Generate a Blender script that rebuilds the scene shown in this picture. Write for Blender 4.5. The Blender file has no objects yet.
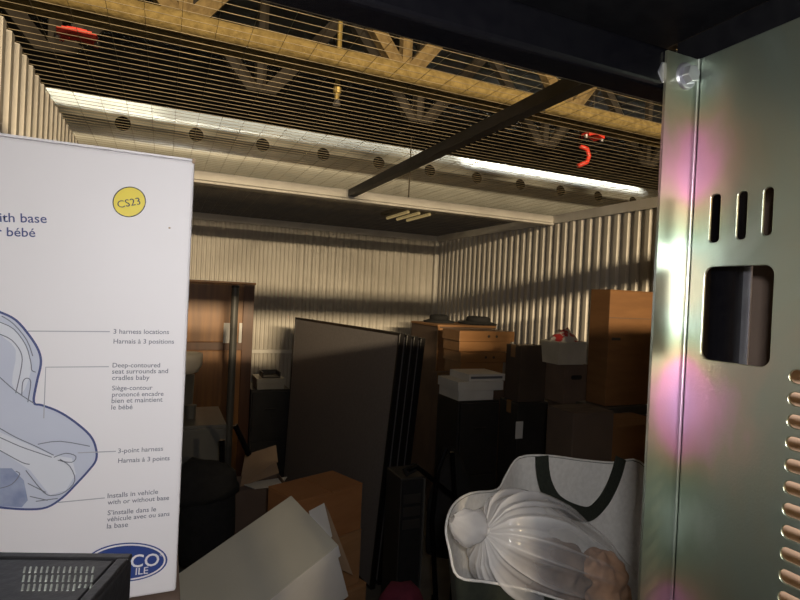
import bpy, bmesh, math, random
from mathutils import Vector, Matrix, noise as mnoise
random.seed(4)
S = bpy.context.scene
COL = S.collection
PI = math.pi

# ------------------------------------------------------------------ camera
CAMZ = 1.75
R = Matrix(((0.91514447, -0.04057312, -0.40107906),
            (-0.40033308, 0.0254449, -0.91601637),
            (0.04737106, 0.99885253, 0.007043)))
EYE = Vector((0, 0, CAMZ))
cd = bpy.data.cameras.new('camera'); cam = bpy.data.objects.new('camera', cd); COL.objects.link(cam)
cd.sensor_width = 36; cd.lens = 540 * 36 / 800; cd.clip_start = 0.01; cd.clip_end = 100
cam.matrix_world = Matrix.Translation(EYE) @ R.to_4x4()
S.camera = cam

# ------------------------------------------------------------------ world, lights, exposure
S.view_settings.view_transform = 'Standard'; S.view_settings.look = 'None'
S.view_settings.exposure = 0.0; S.view_settings.gamma = 1.0; S.view_settings.use_curve_mapping = False
w = bpy.data.worlds.new('world'); S.world = w; w.use_nodes = True
w.node_tree.nodes['Background'].inputs[0].default_value = (1, .8, .6, 1)
w.node_tree.nodes['Background'].inputs[1].default_value = 0.012

def area(name, loc, target, sx, sy, power, col, spread=PI):
    l = bpy.data.lights.new(name, 'AREA'); l.shape = 'RECTANGLE'; l.size = sx; l.size_y = sy
    l.energy = power; l.color = col; l.spread = spread
    o = bpy.data.objects.new(name, l); COL.objects.link(o); o.location = loc
    o.rotation_euler = (Vector(target) - Vector(loc)).to_track_quat('-Z', 'Y').to_euler()
    return o
# camera flash beside the lens
FP = EYE + R @ Vector((0.03, 0.045, 0.0))
area('flash_lamp', FP, FP + R @ Vector((0, 0, -1)), 0.035, 0.02, 6.0, (1.0, .97, .95))
# tube lamp over the aisle behind the photographer
area('aisle_lamp', (0.9, -5.0, 2.95), (1.2, 5.5, 2.0), 2.4, 0.10, 960, (1.0, .77, .47))
# unseen strip lamps, added over the round duct to draw its highlight streak
area('streak_lamp', (1.6, 4.42, 3.62), (1.6, 4.83, 3.1), 5.4, 0.04, 6.0, (1.0, .95, .82), 0.5)
area('streak_lamp', (3.9, 4.42, 3.62), (3.9, 4.83, 3.1), 2.4, 0.04, 14.0, (1.0, .97, .9), 0.5)
area('streak_lamp', (-.5, 4.42, 3.62), (-.5, 4.83, 3.1), .8, 0.04, 1.4, (1.0, .9, .68), 0.5)

# ------------------------------------------------------------------ pixel helpers: a point seen at (x, y) on a known plane
def ray(x, y): return R @ Vector((x - 400, -(y - 300), -540.0))
def atX(x, y, v): d = ray(x, y); return EYE + d * (v / d.x)
def atY(x, y, v): d = ray(x, y); return EYE + d * (v / d.y)
def atZ(x, y, v): d = ray(x, y); return EYE + d * ((v - CAMZ) / d.z)

# ------------------------------------------------------------------ materials
def mat(name, c1, c2=None, rough=.6, metal=0, scale=8, stretch=(1, 1, 1), bump=0, spec=.5, detail=4, lo=.35, hi=.65):
    m = bpy.data.materials.new(name); m.use_nodes = True; nt = m.node_tree
    b = nt.nodes['Principled BSDF']
    b.inputs['Roughness'].default_value = rough; b.inputs['Metallic'].default_value = metal
    b.inputs['Specular IOR Level'].default_value = spec
    if c2 is None: c2 = tuple(v * .82 for v in c1)
    tc = nt.nodes.new('ShaderNodeTexCoord'); mp = nt.nodes.new('ShaderNodeMapping')
    mp.inputs['Scale'].default_value = stretch
    nz = nt.nodes.new('ShaderNodeTexNoise'); nz.inputs['Scale'].default_value = scale; nz.inputs['Detail'].default_value = detail
    rp = nt.nodes.new('ShaderNodeValToRGB')
    rp.color_ramp.elements[0].position = lo; rp.color_ramp.elements[1].position = hi
    rp.color_ramp.elements[0].color = (*c2, 1); rp.color_ramp.elements[1].color = (*c1, 1)
    nt.links.new(tc.outputs['Object'], mp.inputs[0]); nt.links.new(mp.outputs[0], nz.inputs[0])
    nt.links.new(nz.outputs[0], rp.inputs[0]); nt.links.new(rp.outputs[0], b.inputs['Base Color'])
    if bump:
        bp = nt.nodes.new('ShaderNodeBump'); bp.inputs['Strength'].default_value = bump; bp.inputs['Distance'].default_value = .01
        nt.links.new(nz.outputs[0], bp.inputs['Height']); nt.links.new(bp.outputs[0], b.inputs['Normal'])
    return m

M = {}
M['steel_wall'] = mat('cream_steel', (.60, .57, .52), (.52, .49, .44), .42, 0, 3)
M['trim_white'] = mat('white_trim', (.72, .70, .66), (.62, .60, .56), .4, 0, 6)
M['galv'] = mat('galvanised', (.70, .72, .68), (.62, .64, .60), .30, .62, 5)
M['wire'] = mat('wire', (.21, .165, .10), (.10, .08, .05), .5, .3, 9)
M['dark_steel'] = mat('dark_steel', (.035, .03, .028), (.02, .018, .016), .5, 0, 10)
M['black_paint'] = mat('black_paint', (.005, .005, .006), (.003, .003, .004), .45, 0, 60, bump=.05, spec=.25)
M['black_gloss'] = mat('black_gloss', (.003, .003, .004), (.002, .002, .003), .25, 0, 80, bump=.05, spec=.25)
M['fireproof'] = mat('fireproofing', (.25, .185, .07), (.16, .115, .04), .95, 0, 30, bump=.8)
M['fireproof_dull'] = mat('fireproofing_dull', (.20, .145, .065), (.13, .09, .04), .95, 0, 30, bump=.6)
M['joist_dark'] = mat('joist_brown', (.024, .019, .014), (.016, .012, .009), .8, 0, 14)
M['deck'] = mat('deck', (.018, .015, .013), (.01, .009, .008), .9, 0, 5)
M['concrete'] = mat('concrete', (.16, .15, .14), (.10, .095, .09), .85, 0, 4)
M['card'] = mat('cardboard', (.36, .19, .085), (.30, .155, .065), .85, 0, 5, (1, 1, 6))
M['card_orange'] = mat('cardboard_orange', (.34, .15, .055), (.28, .12, .042), .8, 0, 5, (1, 1, 5))
M['card_amber'] = mat('cardboard_amber', (.16, .074, .024), (.13, .058, .018), .8, 0, 5, (1, 1, 5))
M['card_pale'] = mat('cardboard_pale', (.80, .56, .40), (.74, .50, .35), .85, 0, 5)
M['card_dull'] = mat('cardboard_dull', (.17, .115, .085), (.13, .09, .07), .85, 0, 5)
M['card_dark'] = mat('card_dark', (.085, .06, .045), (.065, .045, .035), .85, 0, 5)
M['card_inside'] = mat('card_inside', (.34, .24, .16), (.28, .19, .12), .9, 0, 5)
M['tape'] = mat('tape', (.30, .18, .09), (.26, .15, .07), .25, 0, 5)
M['white_card'] = mat('white_card', (.74, .72, .75), (.70, .68, .70), .55, 0, 2)
M['white_paper'] = mat('white_paper', (.80, .80, .80), (.72, .72, .72), .7, 0, 6)
M['grey_card'] = mat('grey_card', (.55, .54, .48), (.50, .49, .43), .7, 0, 4)
M['raw_edge'] = mat('raw_edge', (.40, .30, .2), (.2, .14, .1), .9, 0, 60)
M['ink_blue'] = mat('ink_blue', (.055, .075, .21), (.045, .06, .18), .5)
M['ink_logo'] = mat('ink_logo', (.03, .06, .24), (.025, .05, .21), .4)
M['ink_grey'] = mat('ink_grey', (.17, .18, .22), (.15, .16, .2), .6)
M['ink_light'] = mat('ink_light', (.36, .37, .41), (.33, .34, .38), .6)
M['print_fill'] = mat('print_fill', (.50, .53, .63), (.46, .49, .6), .55)
M['print_pale'] = mat('print_pale', (.62, .64, .70), (.58, .6, .67), .55)
M['print_net'] = mat('print_net', (.30, .34, .47), (.2, .24, .38), .55, 0, 60)
M['yellow'] = mat('yellow_sticker', (.72, .58, .015), (.66, .52, .012), .45)
M['ink_black'] = mat('ink_black', (.02, .02, .02), (.015, .015, .015), .5)
M['plastic_black'] = mat('plastic_black', (.014, .014, .016), (.010, .010, .012), .38, 0, 120, bump=.08)
M['slot'] = mat('slot_metal', (.42, .46, .42), (.2, .22, .2), .4, .2, 60)
M['wood'] = mat('brown_wood', (.31, .135, .035), (.19, .08, .022), .4, 0, 3, (8, 8, .6))
M['wood_red'] = mat('red_wood', (.13, .05, .022), (.08, .03, .014), .4, 0, 3, (6, 6, .6))
M['wood_light'] = mat('wood_light', (.30, .15, .06), (.24, .115, .042), .45, 0, 3, (.7, 6, 6))
M['panel_grey'] = mat('panel_charcoal', (.25, .235, .24), (.22, .205, .21), .55, 0, 60, bump=.05)
M['panel_edge'] = mat('panel_edge', (.012, .011, .012), (.009, .009, .009), .3)
M['cab_grey'] = mat('cab_grey', (.10, .10, .096), (.085, .085, .08), .45)
M['cab_dark'] = mat('cab_dark', (.04, .037, .035), (.03, .028, .027), .45)
M['hole'] = mat('hole_black', (.006, .006, .006), (.004, .004, .004), 1.0, 0, 5, spec=0)
M['chrome'] = mat('chrome', (.7, .7, .7), (.6, .6, .6), .2, 1)
M['bolt'] = mat('zinc_bolt', (.62, .63, .68), (.5, .5, .56), .28, .92, 50)
M['ceramic'] = mat('ceramic', (.74, .68, .58), (.68, .62, .52), .3)
M['red'] = mat('red', (.75, .05, .03), (.62, .035, .02), .4)
M['white_plastic'] = mat('white_plastic', (.55, .52, .45), (.48, .45, .38), .4)
M['canvas'] = mat('canvas', (.76, .75, .73), (.68, .67, .65), .9, 0, 90, bump=.25)
M['canvas_dark'] = mat('canvas_dark', (.022, .027, .018), (.016, .02, .013), .9, 0, 90, bump=.2)
M['strap'] = mat('strap', (.02, .025, .018), (.013, .017, .012), .85, 0, 150, bump=.3)
M['cloth_brown'] = mat('cloth_brown', (.26, .19, .15), (.13, .09, .07), .9, 0, 14, bump=.6)
M['cloth_peach'] = mat('cloth_peach', (.58, .34, .2), (.34, .19, .11), .9, 0, 14, bump=.6)
M['cloth_tan'] = mat('cloth_tan', (.28, .2, .11), (.2, .14, .08), .9, 0, 9)
M['cloth_black'] = mat('cloth_black', (.012, .012, .013), (.008, .008, .009), .9, 0, 30, bump=.2)
M['maroon'] = mat('maroon', (.16, .02, .045), (.1, .012, .03), .9, 0, 20)
M['print_bag'] = mat('red_white_print', (.45, .04, .04), (.55, .5, .46), .5, 0, 14, (1, 1, 1.6), lo=.50, hi=.54, detail=3)
M['brass'] = mat('brass', (.55, .42, .16), (.45, .34, .12), .4, .7)
M['lampglow'] = mat('fixture_tube', (.8, .7, .4))
b = M['lampglow'].node_tree.nodes['Principled BSDF']; b.inputs['Emission Color'].default_value = (1, .72, .3, 1); b.inputs['Emission Strength'].default_value = .2

# clear film
m = mat('clear_film', (.92, .92, .95), (.86, .86, .89), .13, 0, 40, bump=.08); M['film'] = m
at_ = m.node_tree.nodes.new('ShaderNodeAttribute'); at_.attribute_name = 'film_weight'      # gathered, doubled film is denser
m.node_tree.links.new(at_.outputs['Fac'], m.node_tree.nodes['Principled BSDF'].inputs['Alpha'])
# passivated zinc: mottled olive, teal and gold, with a painted iridescent sheen along the bend
m = bpy.data.materials.new('yellow_zinc'); m.use_nodes = True; M['zinc'] = m
nt = m.node_tree; N = nt.nodes; L = nt.links; b = N['Principled BSDF']
b.inputs['Metallic'].default_value = .93; b.inputs['Roughness'].default_value = .36
b.inputs['Coat Weight'].default_value = 1.0; b.inputs['Coat Roughness'].default_value = .30; b.inputs['Coat IOR'].default_value = 1.7
geo = N.new('ShaderNodeNewGeometry')
n1 = N.new('ShaderNodeTexNoise'); n1.inputs['Scale'].default_value = 7.0; n1.inputs['Detail'].default_value = 5; n1.inputs['Distortion'].default_value = .4
mpz = N.new('ShaderNodeMapping'); mpz.inputs['Location'].default_value = (0, 0, 0); mpz.inputs['Scale'].default_value = (1, 1.2, .8)
L.new(geo.outputs['Position'], mpz.inputs[0]); L.new(mpz.outputs[0], n1.inputs[0])
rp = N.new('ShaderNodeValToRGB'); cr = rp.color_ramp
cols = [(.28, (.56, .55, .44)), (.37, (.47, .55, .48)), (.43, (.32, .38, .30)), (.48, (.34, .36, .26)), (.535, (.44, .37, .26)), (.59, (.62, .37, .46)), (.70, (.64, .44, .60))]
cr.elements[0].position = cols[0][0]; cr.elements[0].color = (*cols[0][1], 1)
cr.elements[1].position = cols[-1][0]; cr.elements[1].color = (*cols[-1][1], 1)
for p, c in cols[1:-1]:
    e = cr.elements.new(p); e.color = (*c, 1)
# pale and pink bands paint the highlight and its fringe along the bend
def mth(op, a, c=None):
    q = N.new('ShaderNodeMath'); q.operation = op
    for k_, v_ in ((0, a), (1, c)):
        if v_ is None: continue
        if isinstance(v_, (int, float)): q.inputs[k_].default_value = v_
        else: L.new(v_, q.inputs[k_])
    return q.outputs[0]
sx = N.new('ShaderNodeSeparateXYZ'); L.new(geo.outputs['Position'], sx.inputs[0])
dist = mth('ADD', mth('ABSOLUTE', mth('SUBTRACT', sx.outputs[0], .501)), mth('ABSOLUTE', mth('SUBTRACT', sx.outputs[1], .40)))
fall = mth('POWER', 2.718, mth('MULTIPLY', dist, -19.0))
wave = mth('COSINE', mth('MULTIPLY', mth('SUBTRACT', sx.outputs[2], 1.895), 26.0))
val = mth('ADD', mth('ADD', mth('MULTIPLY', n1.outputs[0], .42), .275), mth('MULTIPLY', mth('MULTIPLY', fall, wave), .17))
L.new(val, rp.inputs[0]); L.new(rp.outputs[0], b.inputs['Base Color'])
n2 = N.new('ShaderNodeTexNoise'); n2.inputs['Scale'].default_value = 420; n2.inputs['Detail'].default_value = 2
L.new(geo.outputs['Position'], n2.inputs[0])
bp = N.new('ShaderNodeBump'); bp.inputs['Strength'].default_value = .12; bp.inputs['Distance'].default_value = .001
L.new(n2.outputs[0], bp.inputs['Height']); L.new(bp.outputs[0], b.inputs['Normal'])

# ------------------------------------------------------------------ builders
def tag(o, label=None, cat=None, group=None, kind=None):
    if label: o['label'] = label
    if cat: o['category'] = cat
    if group: o['group'] = group
    if kind: o['kind'] = kind
    return o
def wm(o):
    mtx = o.matrix_basis.copy()
    while o.parent: o = o.parent; mtx = o.matrix_basis @ mtx
    return mtx
def thing(name, label, cat, loc=(0, 0, 0), rot=(0, 0, 0), group=None):
    o = bpy.data.objects.new(name, None); COL.objects.link(o); o.empty_display_size = .05
    o.location = loc; o.rotation_euler = rot
    return tag(o, label, cat, group)
def build(name, bm, mats, parent=None, world=False, bevel=0, smooth=False, solid=0, sub=0, loc=None, seg=2):
    """link bm as one mesh object; bm is in the parent's space, or in world space when world is set"""
    if world and parent is not None: bm.transform(wm(parent).inverted())
    if loc is not None: bm.transform(Matrix.Translation(-Vector(loc)))
    bmesh.ops.recalc_face_normals(bm, faces=bm.faces) if not solid else None
    me = bpy.data.meshes.new(name); bm.to_mesh(me); bm.free()
    for mm in (mats if isinstance(mats, (list, tuple)) else [mats]): me.materials.append(M[mm])
    o = bpy.data.objects.new(name, me); COL.objects.link(o)
    if loc is not None: o.location = loc
    if parent is not None: o.parent = parent
    if smooth:
        for p in me.polygons: p.use_smooth = True
    if solid:
        s = o.modifiers.new('solid', 'SOLIDIFY'); s.thickness = solid; s.offset = 0
    if bevel:
        bv = o.modifiers.new('bevel', 'BEVEL'); bv.width = bevel; bv.segments = seg; bv.limit_method = 'ANGLE'
    if sub:
        sb = o.modifiers.new('sub', 'SUBSURF'); sb.levels = sub; sb.render_levels = sub
    return o
def addbox(bm, lo, hi, mtx=None, mi=0):
    x0, y0, z0 = lo; x1, y1, z1 = hi
    vs = [Vector(p) for p in ((x0, y0, z0), (x1, y0, z0), (x1, y1, z0), (x0, y1, z0), (x0, y0, z1), (x1, y0, z1), (x1, y1, z1), (x0, y1, z1))]
    if mtx: vs = [mtx @ v for v in vs]
    v = [bm.verts.new(p) for p in vs]
    for f in ((3, 2, 1, 0), (4, 5, 6, 7), (0, 1, 5, 4), (1, 2, 6, 5), (2, 3, 7, 6), (3, 0, 4, 7)):
        fc = bm.faces.new([v[i] for i in f]); fc.material_index = mi
    return bm
def box(lo, hi, mtx=None): return addbox(bmesh.new(), lo, hi, mtx)
def frame_of(d):
    d = d.normalized(); u = d.orthogonal().normalized(); return u, d.cross(u)
def addtube(bm, pts, r, n=10, mi=0, closed=False, cap=True):
    pts = [Vector(p) for p in pts]; rs = r if isinstance(r, (list, tuple)) else [r] * len(pts)
    rings = []; u = None
    for i, p in enumerate(pts):
        d = (pts[min(i + 1, len(pts) - 1)] - pts[max(i - 1, 0)])
        if closed: d = pts[(i + 1) % len(pts)] - pts[i - 1]
        d.normalize()
        if u is None: u = d.orthogonal().normalized()
        u = (u - d * u.dot(d)).normalized(); v = d.cross(u)
        rings.append([bm.verts.new(p + (u * math.cos(2 * PI * k / n) + v * math.sin(2 * PI * k / n)) * rs[i]) for k in range(n)])
    m_ = len(rings) if closed else len(rings) - 1
    for i in range(m_):
        a, c = rings[i], rings[(i + 1) % len(rings)]
        for k in range(n):
            f = bm.faces.new((a[k], a[(k + 1) % n], c[(k + 1) % n], c[k])); f.material_index = mi
    if cap and not closed:
        bm.faces.new(rings[0][::-1]).material_index = mi; bm.faces.new(rings[-1]).material_index = mi
    return bm
def tube(pts, r, n=10, **k): return addtube(bmesh.new(), pts, r, n, **k)
def lathe(prof, n=24, c=(0, 0, 0)):
    bm = bmesh.new(); c = Vector(c)
    rings = [[bm.verts.new(c + Vector((r * math.cos(2 * PI * k / n), r * math.sin(2 * PI * k / n), z))) for k in range(n)] for r, z in prof]
    for a, d in zip(rings, rings[1:]):
        for k in range(n): bm.faces.new((a[k], a[(k + 1) % n], d[(k + 1) % n], d[k]))
    bm.faces.new(rings[0][::-1]); bm.faces.new(rings[-1])
    return bm
def mound(c, sx, sy, sz, amp=.15, fr=3.0, seed=0, n=3):
    """lumpy soft heap with a flat underside"""
    bm = bmesh.new(); bmesh.ops.create_icosphere(bm, subdivisions=n, radius=1)
    for v in bm.verts:
        p = v.co.copy(); q = p * (1 + amp * mnoise.noise(p * fr + Vector((seed, seed * 2, 0))))
        q = Vector((q.x * sx, q.y * sy, max(q.z, -.45) * sz + .45 * sz)); v.co = Vector(c) + q
    return bm
def profile(prof, axis, a0, a1):
    """closed 2D outline (u,v) run along an axis; axis 'x': (u,v)=(y,z), 'y': (u,v)=(x,z), 'z': (u,v)=(x,y)"""
    bm = bmesh.new()
    f = {'x': lambda u, v, a: (a, u, v), 'y': lambda u, v, a: (u, a, v), 'z': lambda u, v, a: (u, v, a)}[axis]
    A = [bm.verts.new(f(u, v, a0)) for u, v in prof]; B = [bm.verts.new(f(u, v, a1)) for u, v in prof]
    n = len(prof)
    for i in range(n): bm.faces.new((A[i], A[(i + 1) % n], B[(i + 1) % n], B[i]))
    bm.faces.new(A); bm.faces.new(B)
    return bm
def to_bm(o):
    """curve or text object -> bmesh, object removed"""
    dg = bpy.context.evaluated_depsgraph_get(); me = bpy.data.meshes.new_from_object(o.evaluated_get(dg))
    bm = bmesh.new(); bm.from_mesh(me); cu = o.data
    bpy.data.objects.remove(o); bpy.data.meshes.remove(me); bpy.data.curves.remove(cu)
    return bm
def holed_sheet(outer, holes, thick, bev=0):
    """flat sheet in the XY plane with holes cut right through"""
    cu = bpy.data.curves.new('sheet', 'CURVE'); cu.dimensions = '2D'; cu.fill_mode = 'BOTH'; cu.extrude = thick / 2 - bev; cu.bevel_depth = bev; cu.bevel_resolution = 1; cu.offset = -bev
    for pts in [outer] + holes:
        s = cu.splines.new('POLY'); s.points.add(len(pts) - 1); s.use_cyclic_u = True
        for p, q in zip(s.points, pts): p.co = (q[0], q[1], 0, 1)
    o = bpy.data.objects.new('sheet', cu); COL.objects.link(o)
    return to_bm(o)
def rrect(x0, y0, x1, y1, r, n=6):
    out = []
    for cx, cy, a in ((x1 - r, y0 + r, -90), (x1 - r, y1 - r, 0), (x0 + r, y1 - r, 90), (x0 + r, y0 + r, 180)):
        for i in range(n + 1):
            t = math.radians(a + 90 * i / n); out.append((cx + r * math.cos(t), cy + r * math.sin(t)))
    return out
def poly_bm(pts, mi=0):
    """filled flat polygon through 3D points"""
    bm = bmesh.new(); vs = [bm.verts.new(p) for p in pts]
    es = [bm.edges.new((vs[i], vs[(i + 1) % len(vs)])) for i in range(len(vs))]
    bmesh.ops.triangle_fill(bm, use_beauty=True, edges=es)
    for f in bm.faces: f.material_index = mi
    return bm
def merge(bm, other):
    me = bpy.data.meshes.new('t'); other.to_mesh(me); other.free(); bm.from_mesh(me); bpy.data.meshes.remove(me); return bm
def copy_tree(o, parent=None):
    c = o.copy(); COL.objects.link(c); c.parent = parent
    for ch in list(o.children): copy_tree(ch, c)
    return c

# ================================================================== SETTING
X0, X1, YF, YB, ZT = -0.45, 2.85, -0.67, 5.50, 2.44
def rib_profile(length, pitch, depth, back=.03, top=.36, slope=.14):
    pts = []; n = int(length / pitch); 
    for i in range(n):
        u = i * pitch
        pts += [(u, 0), (u + pitch * (1 - top - 2 * slope), 0), (u + pitch * (1 - top - slope), depth), (u + pitch * (1 - slope), depth)]
    pts += [(length, 0), (length, -back), (0, -back)]
    return pts
build('floor', box((-4, -7, -.06), (7, 8, 0)), 'concrete')['kind'] = 'structure'
build('ceiling', box((-4, -7, 3.75), (9, 10, 3.85)), 'deck')['kind'] = 'structure'
p = [(X0 + v, YF + u) for u, v in rib_profile(YB - YF, .088, .032)]
build('wall_left', profile(p, 'z', 0, ZT), 'steel_wall')['kind'] = 'structure'
p = [(X1 - v, YF + u) for u, v in rib_profile(YB - YF, .088, .022)]
build('wall_right', profile(p, 'z', 0, ZT), 'steel_wall')['kind'] = 'structure'
pa = rib_profile(1.72, .0415, .016, top=.3, slope=.17)[:-3]; pb_ = rib_profile(X1 - X0 - 1.72, .083, .022, top=.3, slope=.17)
p = [(X0 + u, YB - v) for u, v in pa] + [(X0 + 1.72 + u, YB - v) for u, v in pb_[:-2]] + [(X1, YB + .03), (X0, YB + .03)]
build('wall_back', profile(p, 'z', 0, ZT), 'steel_wall')['kind'] = 'structure'
# top flashing of the walls, girt on the back wall, corner post
build('trim_1', box((X1 - .034, YF, ZT - .055), (X1 - .024, YB - .03, ZT + .012)), 'trim_white')['kind'] = 'structure'
build('trim_2', box((X0 + .03, YB - .034, ZT - .05), (X1 - .03, YB - .024, ZT + .012)), 'trim_white')['kind'] = 'structure'
a = atY(190, 351, YB - .03).z
build('trim_3', box((X0 + .03, YB - .04, a - .02), (X1 - .03, YB - .024, a + .016)), 'trim_white')['kind'] = 'structure'
build('trim_4', box((X1 - .06, YB - .06, 0), (X1 - .024, YB - .024, ZT - .05)), 'trim_white', bevel=.006)['kind'] = 'structure'
# white partition header across the locker
def header(name, y):
    bm = box((X0, y, 2.392), (X1 - .03, y + .05, 2.447))
    addbox(bm, (X0, y - .012, 2.372), (X1 - .03, y + .06, 2.388))
    o = build(name, bm, 'trim_white', bevel=.004); o['kind'] = 'structure'
header('trim_5', 3.47)
bm = box((X0, YF, 2.345), (X1, YF + .06, 2.447))  # unseen header, added over the front to cast a shadow band on the walls
build('shadow_header', bm, 'trim_white', bevel=.004)['kind'] = 'structure'
build('shade_beam', box((X0 - 2.5, YF - .05, 2.70), (X1 + 2.5, YF + .03, 2.81)), 'trim_white', bevel=.004)['kind'] = 'structure'  # unseen crossbeam, added to keep aisle light off the top of the back wall
# unseen partition, added right of the opening to shade the lower right stacks
p = [(1.25 + u, YF + v) for u, v in rib_profile(X1 - 1.25, .088, .022)]
build('shade_partition', profile(p, 'z', 0, 2.15), 'steel_wall')['kind'] = 'structure'
# wire mesh lid
bm = bmesh.new(); wr = .00072
def wirebox(a, c): addbox(bm, a, c)
y = YF + .08
while y < YB:
    wirebox((X0, y - wr, ZT + .012 - wr), (X1, y + wr, ZT + .012 + wr)); y += .0445
x = X0 + .02
while x < X1:
    wirebox((x - .0005, YF, ZT + .012 + wr), (x + .0005, YB, ZT + .012 + wr + .0010)); x += .089
build('ceiling_mesh', bm, 'wire')['kind'] = 'structure'

# dark strut under the mesh
st = thing('mesh_strut', 'dark steel strut under the wire mesh running back to the white header', 'beam', (1.125, .5, 2.40))
bm = box((-.024, 0, 0), (.024, 2.96, .004)); addbox(bm, (-.024, 0, .004), (-.020, 2.96, .045)); addbox(bm, (.020, 0, .004), (.024, 2.96, .045))
build('channel', bm, 'dark_steel', st)
for yy in (1.0, 1.75, 2.35):
    bm = bmesh.new(); addtube(bm, [(.03, yy, .002), (.03, yy, .05)], .006, 8); build('bolt', bm, 'bolt', st)

# ------------------------------------------------------------------ overhead: joists, duct, sprinkler, pipe clamps
def joist(y, z, mt, label, r=.05, wr_=.045, top=3.62, x0=-2.2, x1=6.5, ph=0.0):
    t = thing('bar_joist', label, 'joist', (0, y, z), group=None)
    bm = bmesh.new()
    for s in (-1, 1):      # angle pair of the bottom chord, lumpy with spray
        pts = []; rs = []
        n = 60
        for i in range(n + 1):
            x = x0 + (x1 - x0) * i / n
            pts.append((x, s * r * 1.25, .006 * mnoise.noise(Vector((x * 2, s * 3, y))))); rs.append(r * (1 + .10 * mnoise.noise(Vector((x * 5, s * 9, y)))))
        addtube(bm, pts, rs, 8)
    build('bottom_chord', bm, mt, t, smooth=True)
    build('top_chord', box((x0, -r, top - z), (x1, r, top - z + .08)), mt, t, bevel=.01)
    pitch = 1.1; x = x0 + .2 + ph
    while x + pitch < x1:
        for a, c in (((x, 0, 0), (x + pitch / 2, 0, top - z)), ((x + pitch / 2, 0, top - z), (x + pitch, 0, 0))):
            A, B_ = Vector(a), Vector(c); bm = bmesh.new(); addtube(bm, [A, A.lerp(B_, .5), B_], wr_, 6)
            build('web_member', bm, 'fireproof_dull' if mt == 'fireproof' else mt, t)
        bm = bmesh.new(); addtube(bm, [(x, 0, 0), (x, 0, top - z)], wr_ * .8, 6); build('web_member', bm, 'fireproof_dull' if mt == 'fireproof' else mt, t)
        x += pitch
    return t
c = atY(405, 68, 2.67)
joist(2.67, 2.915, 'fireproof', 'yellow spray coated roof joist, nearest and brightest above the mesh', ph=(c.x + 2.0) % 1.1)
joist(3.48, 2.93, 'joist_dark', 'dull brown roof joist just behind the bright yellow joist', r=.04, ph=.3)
# round duct with a row of outlets
RD, YD = .30, 4.95
zt = atY(123, 103, YD).z; ZD = zt - RD * .96
dt = thing('air_duct', 'round galvanised duct with a row of dark outlet holes above the mesh', 'duct', (2.5, YD, ZD))
bm = bmesh.new(); n = 420; k = 64
prev = None
for i in range(n + 1):
    x = -4.2 + 8.6 * i / n
    ring = []
    for j in range(k):
        t = 2 * PI * j / k
        s = ((i / n * 8.6 / .13) + j / k) % 1.0
        rr = RD
        ring.append(bm.verts.new((x, rr * math.cos(t), rr * math.sin(t))))
    if prev:
        for j in range(k): bm.faces.new((prev[j], prev[(j + 1) % k], ring[(j + 1) % k], ring[j]))
    prev = ring
build('duct_pipe', bm, 'galv', dt, smooth=True)
pts = []
for i in range(62 * 26):
    t = 2 * PI * i / 26; x = -4.2 + .138 * i / 26
    if x < 4.4: pts.append((x, (RD + .0004) * math.cos(t), (RD + .0004) * math.sin(t)))
build('spiral_seam', tube(pts, .0013, 5), 'galv', dt, smooth=True)
hx0 = atY(123, 124, 4.668).x; step = .5245
hole_rise = (atY(123, 124, 4.668).z - ZD) / RD
for i in range(-2, 12):
    px = hx0 + step * i - 2.5
    an = PI - math.asin(hole_rise)
    nrm = Vector((0, math.cos(an), math.sin(an)))
    cc = Vector((px, 0, 0)) + nrm * (RD + .002)
    bm = bmesh.new(); addtube(bm, [cc - nrm * .012, cc + nrm * .0015], .056, 20)
    h = build('outlet', bm, 'hole', dt)
# sprinkler drop
c = atY(338, 74, 2.85)
sp = thing('sprinkler_drop', 'small brass sprinkler hanging below the yellow joist', 'sprinkler', c)
e = atY(337, 106, 2.85).z - c.z
build('drop_pipe', tube([(0, 0, .5), (0, 0, e * .85)], .014, 8), 'brass', sp)
build('fitting', lathe([(.012, 0), (.022, .004), (.022, .05), (.012, .055)], 10, (0, 0, e * .62)), 'brass', sp)
build('sprinkler_head', lathe([(.008, 0), (.022, .006), (.018, .02), (.006, .05)], 12, (0, 0, e)), 'bolt', sp)
# red pipe saddles
def saddle(px, py, y, wpx, label):
    c = atY(px, py, y); t = thing('pipe_saddle', label, 'pipe clamp', c)
    W = wpx
    pts = [(-W + 2 * W * i / 8, 0, .018 * math.sin(PI * i / 8)) for i in range(9)]
    bm = bmesh.new()
    for i in range(8):
        a, d = Vector(pts[i]), Vector(pts[i + 1])
        addbox(bm, (a.x, -.05, min(a.z, d.z) - .012), (d.x, .05, max(a.z, d.z) + .012))
    build('strap', bm, 'red', t)
    for s in (-1, 1):
        build('bolt', tube([(s * W, -.02, .0), (s * W, -.02, -.03)], .014, 8), 'bolt', t)
    build('pipe', tube([(0, -.02, .04), (0, .16, .05)], .028, 12), 'joist_dark', t)
    build('hanger_rod', tube([(0, 0, .02), (0, 0, .75)], .007, 6), 'joist_dark', t)
    return t
saddle(78, 38, 3.12, .085, 'red oval pipe saddle with pale bolt ends, above the left wall')
saddle(592, 137, 3.12, .075, 'small red pipe saddle above a red hook, near the right wall')
c = atY(588, 148, 3.1)
pts = [atY(580, 146, 2.98), atY(587, 149, 2.98), atY(589, 156, 2.98), atY(587, 162, 2.98), atY(578, 166, 2.98)]
hk = thing('pipe_hook', 'red curved hook hanging below the small red pipe saddle', 'hook', c)
build('hook_bar', tube(pts, .016, 8), 'red', hk, world=True, smooth=True)
build('hook_rod', tube([pts[0], Vector((pts[0].x, pts[0].y, 3.75))], .008, 6), 'joist_dark', hk, world=True)
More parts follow.
